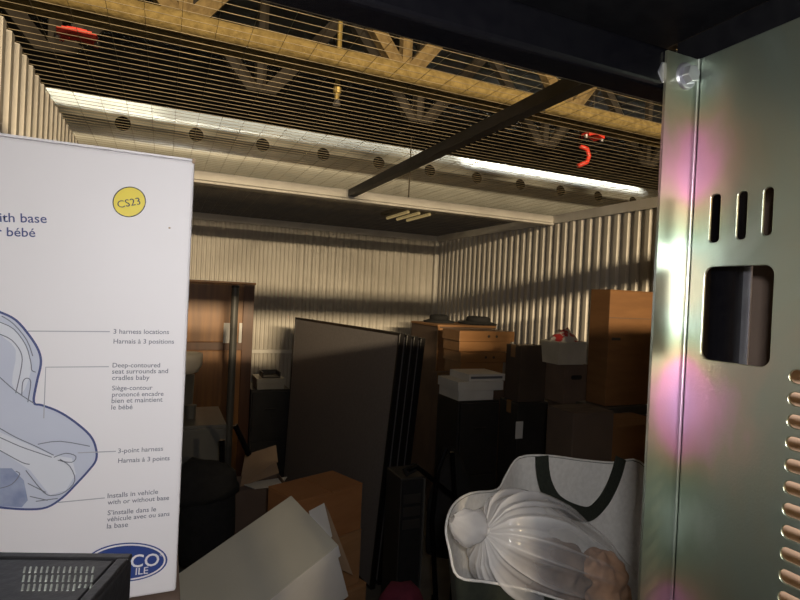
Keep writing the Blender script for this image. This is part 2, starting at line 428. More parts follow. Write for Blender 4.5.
# louvred tube fitting glimpsed above the far mesh
c = atY(410, 217, 4.30)
c.y = 4.35
lf = thing('louvre_light', 'small yellowish louvred light glimpsed above the mesh behind the header', 'light', c)
build('housing', box((-.16, -.25, .03), (.16, .25, .06)), 'joist_dark', lf)
for i in range(3): build('lamp_tube', tube([(-.1 + .1 * i, -.23, .012), (-.1 + .1 * i, .23, .012)], .014, 8), 'lampglow', lf)
build('hanger_rod', tube([(0, 0, .06), (0, 0, 1.12)], .006, 6), 'joist_dark', lf)

# ================================================================== LARGE NEAR THINGS
# ---- black steel cabinet the photograph looks out of
XP, YP = .501, .40
cb = thing('steel_cabinet', 'black steel cabinet frame with a rainbow zinc side plate, at the right edge', 'cabinet', (.03, .2, 0))
CX0, CX1, CY0, CY1, CZ = -.62, .533, -.28, .482, 2.058
build('top_panel', box((CX0, CY0, CZ), (CX1 + .002, CY1, CZ + .02)), 'black_paint', cb, world=True, bevel=.002)
build('side_panel', box((CX1, CY0, 1.92), (CX1 + .012, CY1 - .03, CZ)), 'black_paint', cb, world=True, bevel=.001)
build('shade_back_panel', box((CX0, CY0 - .012, 0), (CX1 + .012, CY0, CZ + .02)), 'black_paint', cb, world=True, bevel=.001)  # unseen back, added to shut the aisle light out of the cabinet
build('header_panel', box((CX0, CY1, 2.005), (CX1 + .012, CY1 + .012, CZ + .02)), 'black_paint', cb, world=True, bevel=.001)
build('side_panel', box((CX0 - .012, CY0, 0), (CX0, CY1, CZ + .02)), 'black_paint', cb, world=True, bevel=.001)
zr0, zr1 = 1.976, 2.017
bm = box((CX0, .402, zr0), (.4995, .440, zr1))
build('front_rail', bm, 'black_gloss', cb, world=True, bevel=.005, seg=3)
# foot posts so the frame stands on the floor
for xx, yy in ((CX0, .42), (.551, -.26)):
    build('corner_post', box((xx, yy, 0), (xx + .03, yy + .03, 2.0)), 'black_paint', cb, world=True, bevel=.003)
# round post seen through the plate's window with its silver strip
# side plate with its cut-outs: sheet local (u = Y, v = Z)
PZ0, PZ1, PY0 = 1.22, 2.0115, .02
def hole_y(px0, py0, px1, py1):
    a = atX(px0, py0, XP); c = atX(px1, py1, XP); return a, c
holes = []
def slot(p_tl, p_br, r):
    a, c = atX(*p_tl, XP), atX(*p_br, XP)
    y0, y1 = min(a.y, c.y), max(a.y, c.y); z0, z1 = min(a.z, c.z), max(a.z, c.z)
    holes.append(rrect(y0, z0, y1, z1, min(r, (y1 - y0) * .49, (z1 - z0) * .49)))
slot((711, 195), (718.5, 242), .004); slot((738, 192), (745.5, 239), .004); slot((764, 188), (771.5, 235), .004)
slot((705, 267), (769, 368), .009)
z = atX(790, 366, XP).z
yl = atX(787, 420, XP).y
for i in range(14):
    holes.append(rrect(yl - .075, z - .0145, yl, z - .0028, .0056)); z -= .0192
bm = holed_sheet([(PY0, PZ0), (YP - .003, PZ0), (YP - .003, PZ1), (PY0, PZ1)], holes, .003, .0007)
# (u, v, w) -> (X = XP + w, Y = u, Z = v)
bm.transform(Matrix(((0, 0, 1, XP + .0015), (1, 0, 0, 0), (0, 1, 0, 0), (0, 0, 0, 1))))
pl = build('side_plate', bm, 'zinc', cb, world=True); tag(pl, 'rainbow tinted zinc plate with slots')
# bent flange with an inside radius
prof = [(XP + .003, YP - .006)]
for i in range(7):
    t = i / 6 * PI / 2; prof.append((XP + .003 - .0055 + .0055 * math.cos(t), YP - .0045 + .0055 * math.sin(t)))
xl = atY(661, 150, YP).x
prof += [(xl, YP + .001), (xl, YP - .002)]
for i in range(7):
    t = (1 - i / 6) * PI / 2; prof.append((XP - .0025 + .0025 * math.cos(t), YP - .0045 + .0025 * math.sin(t)))
prof.append((XP, YP - .006))
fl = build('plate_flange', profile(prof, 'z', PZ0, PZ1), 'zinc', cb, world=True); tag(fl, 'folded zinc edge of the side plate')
# flange bolt
c = atY(684, 77, YP)
bt = bmesh.new(); yb = YP - .002
def disc(y0, y1, r, n, ph=0, cx=c.x, cz=c.z, dome=0):
    bm = bmesh.new(); A = []; B_ = []
    for i in range(n):
        t = 2 * PI * i / n + ph
        A.append(bm.verts.new((cx + r * math.cos(t), y0, cz + r * math.sin(t)))); B_.append(bm.verts.new((cx + (r - dome) * math.cos(t), y1, cz + (r - dome) * math.sin(t))))
    for i in range(n): bm.faces.new((A[i], A[(i + 1) % n], B_[(i + 1) % n], B_[i]))
    bm.faces.new(A); bm.faces.new(B_); return bm
bl = build('bolt', disc(yb, yb - .0025, .0143, 40, dome=.0015), 'bolt', cb, world=True, bevel=.0006); tag(bl, 'bright zinc bolt on the plate')
build('hex_head', disc(yb - .0025, yb - .010, .0098, 6, .25, dome=.0008), 'bolt', bl, world=True, bevel=.0006)
build('nut', disc(YP + .001, YP + .010, .012, 6, .1, cx=xl + .004), 'bolt', cb, world=True, bevel=.001)

# ---- post and cartons on the far side of the plate, seen through its cut-outs
c = atX(722, 320, .568); c2 = atX(745.5, 320, .575)
pc = thing('round_post', 'black round post behind the window of the zinc plate', 'post', (c.x, c.y, 0))
build('tube', tube([(0, 0, 0), (0, 0, 1.9)], .0185, 28), 'black_gloss', pc, smooth=True)
build('edge_strip', box((c2.x - c.x - .001, c2.y - c.y - .0045, 0), (c2.x - c.x + .001, c2.y - c.y + .0045, 1.9)), 'bolt', pc)

# ---- carton builder
def carton(name, label, lo, hi, mt='card', rotz=0, group=None, tape=True, cat='box', flaps=True, hand=False, parts=True):
    cx, cy = (lo[0] + hi[0]) / 2, (lo[1] + hi[1]) / 2
    wx, dy, h = hi[0] - lo[0], hi[1] - lo[1], hi[2] - lo[2]
    t = thing(name, label, cat, (cx, cy, lo[2]), (0, 0, rotz), group)
    build('body', box((-wx / 2, -dy / 2, 0), (wx / 2, dy / 2, h - .004)), mt, t, bevel=.004)
    if flaps:
        g = .0015
        if wx >= dy:
            build('flap', box((-wx / 2, -dy / 2, h - .004), (wx / 2, -g, h)), mt, t, bevel=.0015); build('flap', box((-wx / 2, g, h - .004), (wx / 2, dy / 2, h)), mt, t, bevel=.0015)
        else:
            build('flap', box((-wx / 2, -dy / 2, h - .004), (-g, dy / 2, h)), mt, t, bevel=.0015); build('flap', box((g, -dy / 2, h - .004), (wx / 2, dy / 2, h)), mt, t, bevel=.0015)
    if tape:
        if wx >= dy:
            bm = box((-wx / 2 - .0008, -.025, h - .08), (wx / 2 + .0008, .025, h + .0008))
        else:
            bm = box((-.025, -dy / 2 - .0008, h - .08), (.025, dy / 2 + .0008, h + .0008))
        build('tape', bm, 'tape', t)
    if hand:
        bm = bmesh.new()
        out = rrect(-.04, h * .62, .04, h * .62 + .026, .012)
        vs = [bm.verts.new((u, -dy / 2 - .001, v)) for u, v in out]; bm.faces.new(vs)
        vs2 = [bm.verts.new((u, -dy / 2 + .004, v)) for u, v in out]
        for i in range(len(vs)): bm.faces.new((vs[i], vs[(i + 1) % len(vs)], vs2[(i + 1) % len(vs)], vs2[i]))
        build('hand_hole', bm, 'ink_black', t)
    return t
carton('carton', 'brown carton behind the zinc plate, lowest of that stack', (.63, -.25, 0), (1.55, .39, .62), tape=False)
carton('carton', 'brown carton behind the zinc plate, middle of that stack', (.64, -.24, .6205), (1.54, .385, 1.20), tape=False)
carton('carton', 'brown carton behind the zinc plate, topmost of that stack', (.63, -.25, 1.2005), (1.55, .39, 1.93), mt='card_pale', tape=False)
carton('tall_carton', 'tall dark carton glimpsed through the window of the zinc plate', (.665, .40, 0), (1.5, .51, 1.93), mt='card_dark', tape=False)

# ---- stack that carries the white box and the black device
carton('carton', 'brown carton under the white box, standing on the floor', (-.40, .40, 0), (.036, 1.16, .66), tape=False)
carton('carton', 'brown carton directly under the white box and the black device', (-.40, .38, .661), (.038, 1.16, 1.322), mt='card_dull', tape=False)

# ---- white car seat box
YBX = .80
wb = thing('car_seat_box', 'large white printed box with a round yellow sticker, at the left edge', 'box', (-.2, YBX + .16, 1.322), (0, math.radians(-.05), 0))
bl_ = bmesh.new(); addbox(bl_, (-.205, -.16, .004), (.2325, .16, .600))
body = build('body', bl_, 'white_card', wb, bevel=.004)
build('flap', box((-.205, -.16, .600), (.2325, -.002, .603)), 'white_card', wb)
build('flap', box((-.205, .002, .600), (.2325, .16, .603)), 'white_card', wb)
W0 = wm(wb).inverted()
def onbox(x, y, off=.0006):
    p = W0 @ atY(x, y, YBX); return Vector((p.x, -.16 - off, p.z))
def flatpoly(px, off, mi=0): return poly_bm([onbox(x, y, off) for x, y in px], mi)
def ribbon(bm, px, wpx, off, closed=False, mi=0):
    P_ = [onbox(x, y, off) for x, y in px]; h = wpx * .00167 / 2; n = len(P_)
    L_, R_ = [], []
    for i, p in enumerate(P_):
        a = P_[(i - 1) % n] if closed or i > 0 else p; c = P_[(i + 1) % n] if closed or i < n - 1 else p
        d = (c - a).normalized(); q = Vector((-d.z, 0, d.x)) * h
        L_.append(bm.verts.new(p + q)); R_.append(bm.verts.new(p - q))
    for i in range(n if closed else n - 1):
        f = bm.faces.new((L_[i], L_[(i + 1) % n], R_[(i + 1) % n], R_[i])); f.material_index = mi
    return bm
def smooth_px(px, k=4, closed=False):
    out = []; n = len(px)
    rng = range(n) if closed else range(n - 1)
    for i in rng:
        p0, p1, p2, p3 = (px[(i - 1) % n], px[i], px[(i + 1) % n], px[(i + 2) % n]) if closed else (px[max(i - 1, 0)], px[i], px[i + 1], px[min(i + 2, n - 1)])
        for j in range(k):
            t = j / k
            out.append(tuple(.5 * (2 * p1[a] + (p2[a] - p0[a]) * t + (2 * p0[a] - 5 * p1[a] + 4 * p2[a] - p3[a]) * t * t + (3 * p1[a] - p0[a] - 3 * p2[a] + p3[a]) * t ** 3) for a in (0, 1)))
    if not closed: out.append(px[-1])
    return out
outl = [(0, 312), (16, 320), (30, 336), (39, 351), (41, 364), (37, 382), (34, 402), (42, 405), (58, 411), (74, 421), (90, 435), (96, 448), (96, 460), (88, 471), (76, 484), (63, 497), (47, 507), (27, 509), (0, 507), (-14, 504), (-28, 480), (-36, 430), (-34, 370), (-26, 325), (-12, 309)]
so = smooth_px(outl, 4, True)
pic = build('car_seat_picture', flatpoly(so, .0005), 'print_fill', wb)
tag(pic, 'pale blue drawing of an infant car seat')
build('picture_outline', ribbon(bmesh.new(), so, 1.6, .0011, True), 'ink_blue', pic)
bm = flatpoly(smooth_px([(0, 322), (14, 329), (26, 345), (31, 360), (30, 375), (22, 393), (12, 383), (16, 350), (0, 334)], 3, True), .0007)
build('seat_padding', bm, 'print_pale', pic)
bm = flatpoly([(0, 432), (30, 445), (52, 455), (72, 458), (76, 474), (66, 490), (50, 495), (30, 470), (0, 450)], .0007)
build('seat_padding', bm, 'print_pale', pic)
bm = flatpoly([(0, 468), (12, 468), (24, 480), (28, 500), (22, 507), (0, 506)], .0009)
build('side_net', bm, 'print_net', pic)
bm = bmesh.new()
for ln in ([(0, 322), (14, 329), (26, 345), (31, 362), (32, 370), (36, 372)], [(2, 316), (14, 324), (27, 340), (33, 356)], [(0, 334), (12, 340), (21, 352), (22, 365), (16, 393)],
           [(22, 395), (23, 382), (27, 378), (31, 382), (28, 402)], [(0, 377), (16, 391), (34, 403)], [(0, 428), (16, 437), (36, 446), (54, 455)], [(0, 437), (20, 446), (40, 453), (52, 457)],
           [(38, 444), (60, 441), (90, 446)], [(54, 457), (66, 453), (76, 456), (72, 462), (58, 460)], [(26, 470), (44, 492), (54, 495), (66, 491), (75, 480), (70, 466), (60, 459)], [(0, 450), (22, 462), (30, 464)],
           [(28, 483), (46, 492)], [(30, 496), (48, 500)], [(0, 488), (12, 484), (20, 474), (16, 471)], [(58, 498), (36, 501)]):
    ribbon(bm, smooth_px(ln, 3), .7, .0013)
build('picture_lines', bm, 'ink_grey', pic)
for ln in ([(28, 331), (110, 331.5)], [(44, 418), (46, 367), (109, 366.5)], [(78, 452.5), (116, 451)], [(58, 502), (105, 497.5)]):
    build('pointer_line', ribbon(bmesh.new(), ln, .8, .0016), 'ink_light', wb)
def lettering(name, s, pxa, pxb, mt, parent, off=.0007, squash=1.0, bold=0.0):
    """text on the box front whose baseline runs from pixel pxa to pxb"""
    cu = bpy.data.curves.new('txt', 'FONT'); cu.body = s; cu.size = 1; cu.offset = bold; cu.resolution_u = 3
    o = bpy.data.objects.new('txt', cu); COL.objects.link(o); bm = to_bm(o)
    x0 = min(v.co.x for v in bm.verts); x1 = max(v.co.x for v in bm.verts)
    A, B_ = onbox(*pxa, off), onbox(*pxb, off); d = B_ - A; k = d.length / (x1 - x0); d.normalize()
    up = Vector((-d.z, 0, d.x))
    if up.z < 0: up = -up
    for v in bm.verts: v.co = A + d * ((v.co.x - x0) * k) + up * (v.co.y * k * squash)
    return build(name, bm, mt, parent)
for s, a, c_, mt in (("with base", (-12.5, 221.5), (47, 223), 'ink_blue'), ("pour bébé", (-28, 235), (35.5, 237), 'ink_blue'),
    ("3 harness locations", (113.5, 333.6), (169, 334), 'ink_grey'), ("Harnais à 3 positions", (113.5, 343.4), (174, 343.6), 'ink_grey'),
    ("Deep-contoured", (112.5, 367.3), (160, 367.2), 'ink_grey'), ("seat surrounds and", (112, 373.6), (168, 373), 'ink_grey'), ("cradles baby", (112, 380), (149.5, 379.6), 'ink_grey'),
    ("Siège-contour", (112, 390.2), (152.5, 389.6), 'ink_grey'), ("prononcé encadre", (112, 396.6), (163.5, 395.6), 'ink_grey'), ("bien et maintient", (111.5, 403), (162.5, 401.5), 'ink_grey'), ("le bébé", (111.2, 409.4), (132.5, 409), 'ink_grey'),
    ("3-point harness", (118, 453), (163, 450.5), 'ink_grey'), ("Harnais à 3 points", (118, 462.8), (169.5, 460), 'ink_grey'),
    ("Installs in vehicle", (107.5, 498), (158, 493.6), 'ink_grey'), ("with or without base", (107.5, 504.5), (169, 499.5), 'ink_grey'),
    ("S’installe dans le", (107.5, 515), (156, 511), 'ink_grey'), ("véhicule avec ou sans", (107, 521.5), (169.5, 515.5), 'ink_grey'), ("la base", (106.8, 528.4), (128, 526.5), 'ink_grey')):
    lettering('printed_caption', s, a, c_, mt, wb, bold=.010)
def ell(cx, cy, rx, ry, tilt, n=40):
    return [(cx + rx * math.cos(t) + 0, cy + ry * math.sin(t) - tilt * rx * math.cos(t)) for t in [2 * PI * i / n for i in range(n)]]
stk = build('round_sticker', flatpoly(ell(129.3, 202, 16.2, 14.8, .03), .0008), 'yellow', wb); tag(stk, 'round yellow sticker reading CS23')
build('sticker_rim', ribbon(bmesh.new(), ell(129.3, 202, 16.2, 14.8, .03), .8, .0011, True), 'ink_black', stk)
lettering('sticker_lettering', 'CS23', (118.5, 208.2), (141, 204.4), 'ink_black', stk, .0014, 1.0, .004)
lg = build('oval_logo', flatpoly(ell(126, 562, 41.5, 19.5, .06), .0006), 'ink_logo', wb); tag(lg, 'blue oval logo with white lettering')
build('logo_ring', ribbon(bmesh.new(), ell(126, 562, 38.8, 17.4, .06), 1.3, .0009, True), 'white_card', lg)
lettering('logo_lettering', 'GRACO', (89, 570), (158.5, 565), 'white_card', lg, .0012, 1.0, .012)
lettering('logo_lettering', 'ILE', (135.5, 574.5), (148, 573), 'white_card', lg, .0012, 1.0, .006)
lettering('logo_lettering', '®', (159.6, 556), (163.4, 555.7), 'white_card', lg, .0012)
# scuffed corner, small dent
bm = box((.2290, -.1612, .597), (.2332, -.156, .6038)); build('torn_corner', bm, 'raw_edge', wb, bevel=.0015)
build('dent', flatpoly(ell(169.5, 228, 1.3, .9, 0, 10), .0007), 'raw_edge', wb)

# ---- black device in front of it, seen from above, turned a little
ztop = 1.4965
a, c = atZ(-30, 551.2, ztop), atZ(133, 553, ztop)
dx = (c - a); hw = dx.length / 2; dang = math.atan2(dx.y, dx.x); dx.normalize(); dyv = Vector((-dx.y, dx.x, 0))
DD = .27
mid = (a + c) / 2 - dyv * DD / 2
dv = thing('black_device', 'black plastic device with rows of vent slots, in front of the white box', 'electronic device', (mid.x, mid.y, 1.322), (0, 0, dang))
hh = ztop - 1.322
build('case', box((-hw, -DD / 2, 0), (hw, DD / 2, hh - .004)), 'plastic_black', dv, bevel=.004, seg=3)
build('top_cover', box((-hw + .012, -DD / 2 + .012, hh - .004), (hw - .012, DD / 2 - .012, hh - .001)), 'plastic_black', dv, bevel=.001)
build('rim', box((-hw, DD / 2 - .010, hh - .005), (hw, DD / 2, hh)), 'plastic_black', dv, bevel=.0015)
build('rim', box((hw - .010, -DD / 2, hh - .005), (hw, DD / 2 - .010, hh)), 'plastic_black', dv, bevel=.0015)
def ondev(x, y, dz=0): p = atZ(x, y, ztop - .001); p.z += dz; return p
for i in range(13):
    for j, (pa, pb) in enumerate(((567.5, 573), (576, 582), (585, 591))):
        if j == 2 and i > 9: pb = 588
        px = 25 + i * 5.7
        A = ondev(px - .9 * j, pa, .0002); Bp = ondev(px - 1.2 - .9 * j, pb, .0002)
        bm = bmesh.new(); addtube(bm, [A, Bp], .0009, 5); build('vent_slot', bm, 'slot', dv, world=True)

# ---- grey lidded storage box, tilted on the heap
A = Vector((.41, 1.75, 1.08)); Bv = Vector((.50, 1.51, 1.01)); Dv = (Vector((.11, 1.67, .93)) - A).normalized()
u = (Bv - A); LAB = u.length; u.normalize(); v = Dv - u * Dv.dot(u); v.normalize(); nrm = v.cross(u)
if nrm.z < 0: nrm = -nrm
LAD = .46
sb = bpy.data.objects.new('storage_box', None); COL.objects.link(sb)
tag(sb, 'pale grey lidded storage box lying tilted in front of the brown cartons', 'box')
# local axes: x = u (A to B), y = v (A to D), z = nrm; origin at the box's lowest centre
org = A + u * LAB / 2 + v * LAD / 2 - nrm * .25
sb.matrix_basis = Matrix(((u.x, v.x, nrm.x, org.x), (u.y, v.y, nrm.y, org.y), (u.z, v.z, nrm.z, org.z), (0, 0, 0, 1)))
if u.cross(v).dot(nrm) < 0:
    sb.matrix_basis = Matrix(((u.x, -v.x, nrm.x, org.x), (u.y, -v.y, nrm.y, org.y), (u.z, -v.z, nrm.z, org.z), (0, 0, 0, 1)))
hx, hy = LAB / 2, LAD / 2
bm = box((-hx, -hy, .25 - .003), (hx, hy, .25))
build('lid', bm, 'grey_card', sb, bevel=.001)
for i, (lo, hi) in enumerate((((-hx, -hy, .20), (-hx + .003, hy, .247)), ((hx - .003, -hy, .20), (hx, hy, .247)), ((-hx, -hy, .20), (hx, -hy + .003, .247)), ((-hx, hy - .003, .20), (hx, hy, .247)))):
    build('lid_rim', box(lo, hi), 'white_paper', sb, bevel=.0008)
build('body', box((-hx + .006, -hy + .006, 0), (hx - .006, hy - .006, .246)), 'white_paper', sb, bevel=.003)
# ---- pale flap sheet and brown cartons behind it
def wbox(x0, x1, y0, y1, Y, D, zlo=None):
    """box extents whose front face (on plane Y) spans the given pixels"""
    xm, ym = (x0 + x1) / 2, (y0 + y1) / 2
    z1 = atY(xm, y0, Y).z; z0 = atY(xm, y1, Y).z if zlo is None else zlo
    return Vector((atY(x0, ym, Y).x, Y, z0)), Vector((atY(x1, ym, Y).x, Y + D, z1))
def wboxr(x0, x1, y0, y1, Y, D, zlo=None):
    lo, hi = wbox(x0, x1, y0, y1, Y, D, zlo); lo.x = atY(x0, (y0 + y1) / 2, Y + D).x; return lo, hi
# two brown cartons, turned a little, one on the other
zt = 1.0
ca, cc, cd_ = atZ(265, 484, zt), atZ(336, 472, zt), atZ(367, 485, zt)
ux = (cd_ - cc); lx = ux.length; ux.normalize(); ang = math.atan2(ux.y, ux.x)
uy = (ca - cc)
# front right corner cd_, back corner cc, left corner ca
wlen = uy.length
ctr = cc + ux * lx / 2 + uy / 2
def stacked(name, label, z0, z1, dx=0, grow=0, mt='card'):
    t = thing(name, label, 'box', (ctr.x + dx, ctr.y, z0), (0, 0, ang))
    build('body', box((-lx / 2 - grow, -wlen / 2 - grow, 0), (lx / 2 + grow, wlen / 2 + grow, z1 - z0 - .006)), mt, t, bevel=.004)
    build('flap', box((-lx / 2 - grow, -wlen / 2 - grow, z1 - z0 - .006), (lx / 2 + grow, -.002, z1 - z0)), mt, t, bevel=.0015)
    build('flap', box((-lx / 2 - grow, .002, z1 - z0 - .006), (lx / 2 + grow, wlen / 2 + grow, z1 - z0)), mt, t, bevel=.0015)
    return t
zb = [0, .27, .565, .80, zt]
stacked('carton', 'brown carton behind the pale storage box, topmost of its stack', .8155, zt, mt='card_orange')
stacked('carton', 'brown carton under the topmost one behind the pale storage box', .60, .815, .01, -.004)
stacked('carton', 'wider brown carton third from the top behind the pale storage box', .30, .60, .015, .014)
stacked('carton', 'brown carton at the foot of the stack behind the pale storage box', 0, .30, .0, .01)

# carton that carries the pale storage box
carton('carton', 'brown carton on the floor under the pale storage box', (.14, 1.30, 0), (.58, 1.82, .56), rotz=0)

# white sheet and brown board leaning behind the pale box
c0 = [atY(309, 511, 1.86), atY(324, 503, 1.90), atY(332, 536, 1.86), atY(318, 560, 1.83)]
bm = bmesh.new(); vs = [bm.verts.new(p) for p in c0]; bm.faces.new(vs)
tag(build('paper_sheet', bm, 'white_paper', solid=.003, loc=c0[3]), 'white paper sheet sticking up behind the pale storage box', 'paper')
c0 = [atY(325, 504, 1.905), atY(329, 512, 1.90), atY(353, 575, 1.84), atY(342, 570, 1.86), atY(331, 536, 1.88)]
bm = bmesh.new(); vs = [bm.verts.new(p) for p in c0]; bm.faces.new(vs)
tag(build('brown_board', bm, 'card_inside', solid=.004, loc=c0[2]), 'brown board edge standing behind the pale storage box', 'board')

# open carton with raised flaps
lo, hi = wbox(231, 286, 489, 530, 2.75, .22, .42)
oc = thing('open_carton', 'open brown carton with raised flaps, left of the topmost brown carton', 'box', ((lo.x + hi.x) / 2, (lo.y + hi.y) / 2, lo.z), (0, 0, .04))
wx, dy, h = (hi.x - lo.x) / 2, (hi.y - lo.y) / 2, hi.z - lo.z
bm = box((-wx, -dy, 0), (wx, dy, .004))
for a_, b_ in (((-wx, -dy, 0), (wx, -dy + .004, h)), ((-wx, dy - .004, 0), (wx, dy, h)), ((-wx, -dy, 0), (-wx + .004, dy, h)), ((wx - .004, -dy, 0), (wx, dy, h))): addbox(bm, a_, b_)
build('body', bm, 'card_dull', oc)
def flap(px, Y, mt='card_inside'):
    c0 = [atY(x, y, yy) for (x, y), yy in zip(px, Y)]
    bm = bmesh.new(); vs = [bm.verts.new(p) for p in c0]; bm.faces.new(vs); build('flap', bm, mt, oc, world=True, solid=.004)
flap([(241, 476), (278, 462), (276, 445), (245, 455)], [2.97, 2.98, 3.03, 3.03])
flap([(240, 487), (279, 473), (276, 461), (243, 471)], [2.93, 2.95, 2.97, 2.97])
flap([(242, 484), (287, 477), (278, 490), (263, 492)], [2.95, 2.95, 2.77, 2.77], 'white_paper')
carton('carton', 'brown carton on the floor under the open carton', (lo.x - .02, lo.y + .02, 0), (hi.x + .02, hi.y - .02, .42), mt='card_dull')

# ================================================================== CHARCOAL PANELS
TLp, TRp = Vector((1.035, 4.58, 1.53)), Vector((1.304, 2.955, 1.53)); BLp, BRp = Vector((.977, 4.537, .008)), Vector((1.188, 2.953, .008))
def panel(i, label):
    off = Vector((.062 * i, .03 * i, -.012 * i))
    e1 = (TRp - TLp).normalized(); e2 = (BLp - TLp).normalized(); nn = e1.cross(e2).normalized()
    if nn.x < 0: nn = -nn
    t = thing('folding_panel', label, 'panel', (BLp + BRp) / 2 + Vector((off.x, off.y, 0)), group=None)
    P4 = [p + off for p in (BLp, BRp, TRp, TLp)]
    P4[0].z = P4[1].z = .004 + .002 * i
    inset = .018
    def inn(p, q, r): return p + (q - p).normalized() * inset + (r - p).normalized() * inset
    Q = [inn(P4[k], P4[(k + 1) % 4], P4[(k - 1) % 4]) for k in range(4)]
    bm = bmesh.new()
    A = [bm.verts.new(q + nn * .003) for q in Q]; B_ = [bm.verts.new(q + nn * .032) for q in Q]
    for k in range(4): bm.faces.new((A[k], A[(k + 1) % 4], B_[(k + 1) % 4], B_[k]))
    bm.faces.new(A); bm.faces.new(B_)
    build('board', bm, 'panel_grey', t, world=True)
    for k in range(4):
        p, q = P4[k], P4[(k + 1) % 4]; p2, q2 = Q[k], Q[(k + 1) % 4]
        bm = bmesh.new(); A = [bm.verts.new(x) for x in (p, q, q2, p2)]; B_ = [bm.verts.new(x + nn * .036) for x in (p, q, q2, p2)]
        for m_ in range(4): bm.faces.new((A[m_], A[(m_ + 1) % 4], B_[(m_ + 1) % 4], B_[m_]))
        bm.faces.new(A); bm.faces.new(B_)
        build('edge_frame', bm, 'panel_edge', t, world=True, bevel=.004)
panel(0, 'large charcoal panel, front one of the leaning stack')
panel(1, 'large charcoal panel, second in the leaning stack')
panel(2, 'large charcoal panel, third in the leaning stack')
panel(3, 'large charcoal panel, last one of the leaning stack')

# ================================================================== LEFT REAR FURNITURE
# tall brown wardrobe with a steel pole before it
lo, hi = wbox(150, 252, 280, 420, 4.75, .5, 0)
wd = thing('wardrobe', 'tall brown wooden wardrobe against the corrugated back wall', 'wardrobe', ((lo.x + hi.x) / 2, (lo.y + hi.y) / 2, 0))
wx, dy, h = (hi.x - lo.x) / 2, .25, hi.z
bm = box((-wx, -dy + .02, .02), (wx, dy, h - .02)); build('body', bm, 'wood', wd, bevel=.004)
build('top', box((-wx - .01, -dy, h - .02), (wx + .01, dy, h)), 'wood', wd, bevel=.004)
zm = atY(210, 346, 4.75).z
build('rail', box((-wx, -dy + .004, zm - .035), (wx, -dy + .02, zm + .03)), 'wood_red', wd, bevel=.003)
xs = atY(239, 350, 4.75).x - (lo.x + hi.x) / 2
build('door', box((-wx + .01, -dy + .006, zm + .035), (xs - .05, -dy + .02, h - .025)), 'wood', wd, bevel=.004)
build('door', box((-wx + .01, -dy + .006, .06), (xs - .05, -dy + .02, zm - .04)), 'wood', wd, bevel=.004)
build('stile', box((xs + .02, -dy + .002, .02), (wx, -dy + .02, h - .02)), 'wood_red', wd, bevel=.003)
for px in (227, 240.5):
    c = atY(px, 333, 4.75); bm = box((c.x - .028 if px < 230 else c.x - .012, 4.7535, c.z - .085), (c.x + .03 if px < 230 else c.x + .012, 4.757, c.z + .085))
    cdn = build('paper_card', bm, 'white_paper', wd, world=True); tag(cdn, 'pale paper card')
a, c = atY(235.5, 287, 4.4), atY(229, 430, 4.4)
po = thing('steel_pole', 'tall steel pole standing in front of the brown wardrobe', 'pole', (c.x, 4.4, 0))
build('tube', tube([(0, 0, .012), (a.x - c.x, 0, a.z)], .028, 14), 'cab_grey', po)
build('foot_plate', box((-.06, -.06, 0), (.06, .06, .012)), 'dark_steel', po)
build('end_cap', lathe([(.030, 0), (.030, .015), (.02, .02)], 12, (a.x - c.x, 0, a.z - .005)), 'dark_steel', po)
# pale basin on a pedestal
c = atY(186, 362, 3.6); zr = atY(186, 353, 3.6).z; zbm = atY(186, 374, 3.6).z
bs = thing('pedestal_basin', 'pale rounded basin rim showing past the right edge of the white box', 'basin', (c.x, 3.6, 0))
rr = atY(203, 358, 3.6).x - c.x
build('bowl', lathe([(rr * .3, zbm), (rr * .75, zbm + .015), (rr * .97, zbm + .06), (rr, zr - .02), (rr * .97, zr), (rr * .9, zr), (rr * .8, zr - .05), (rr * .2, zr - .08)], 28), 'ceramic', bs, smooth=True)
build('pedestal', lathe([(rr * .75, 0), (rr * .7, .03), (rr * .5, .08), (rr * .42, zbm * .6), (rr * .55, zbm - .002)], 20), 'cab_grey', bs, smooth=True)
# file cabinets
def cabinet(label, lo, hi, nd, mt, group=None, hw_=.05):
    t = thing('file_cabinet', label, 'cabinet', ((lo.x + hi.x) / 2, (lo.y + hi.y) / 2, lo.z))
    wx, dy, h = (hi.x - lo.x) / 2, (hi.y - lo.y) / 2, hi.z - lo.z
    build('body', box((-wx, -dy + .02, 0), (wx, dy, h)), mt, t, bevel=.004)
    dh = (h - .02) / nd
    for i in range(nd):
        z0 = .01 + dh * i
        d = build('drawer', box((-wx + .012, -dy, z0 + .006), (wx - .012, -dy + .022, z0 + dh - .006)), mt, t, bevel=.004)
        build('handle', box((-hw_, -dy - .018, z0 + dh * .62), (hw_, -dy - .002, z0 + dh * .62 + .018)), 'dark_steel', d, bevel=.004)
    return t
lo, hi = wbox(160, 224, 427, 560, 3.0, .5, 0)
cabinet('grey steel file cabinet standing just right of the white box', lo, hi, 2, 'cab_grey')
lo, hi = wbox(249, 288, 390, 500, 4.7, .45, 0)
cabinet('dark file cabinet between the wardrobe and the charcoal panels', lo, hi, 2, 'cab_dark')
zc_ = hi.z
lo, hi = wbox(257, 285, 379, 390, 4.72, .3, zc_)
t = thing('flat_box', 'white flat box on the dark cabinet beside the wardrobe', 'box', ((lo.x + hi.x) / 2, 4.87, zc_))
wx = (hi.x - lo.x) / 2; hz = hi.z - zc_
build('body', box((-wx + .004, -.14, 0), (wx - .004, .14, hz * .8)), 'white_plastic', t, bevel=.003)
build('lid', box((-wx, -.145, hz * .55), (wx, .145, hz)), 'white_plastic', t, bevel=.003)
lo, hi = wbox(263, 281, 373, 379, 4.75, .2, zc_ + hz)
t = thing('desk_tray', 'small dark tray on top of the white flat box', 'tray', ((lo.x + hi.x) / 2, 4.86, zc_ + hz))
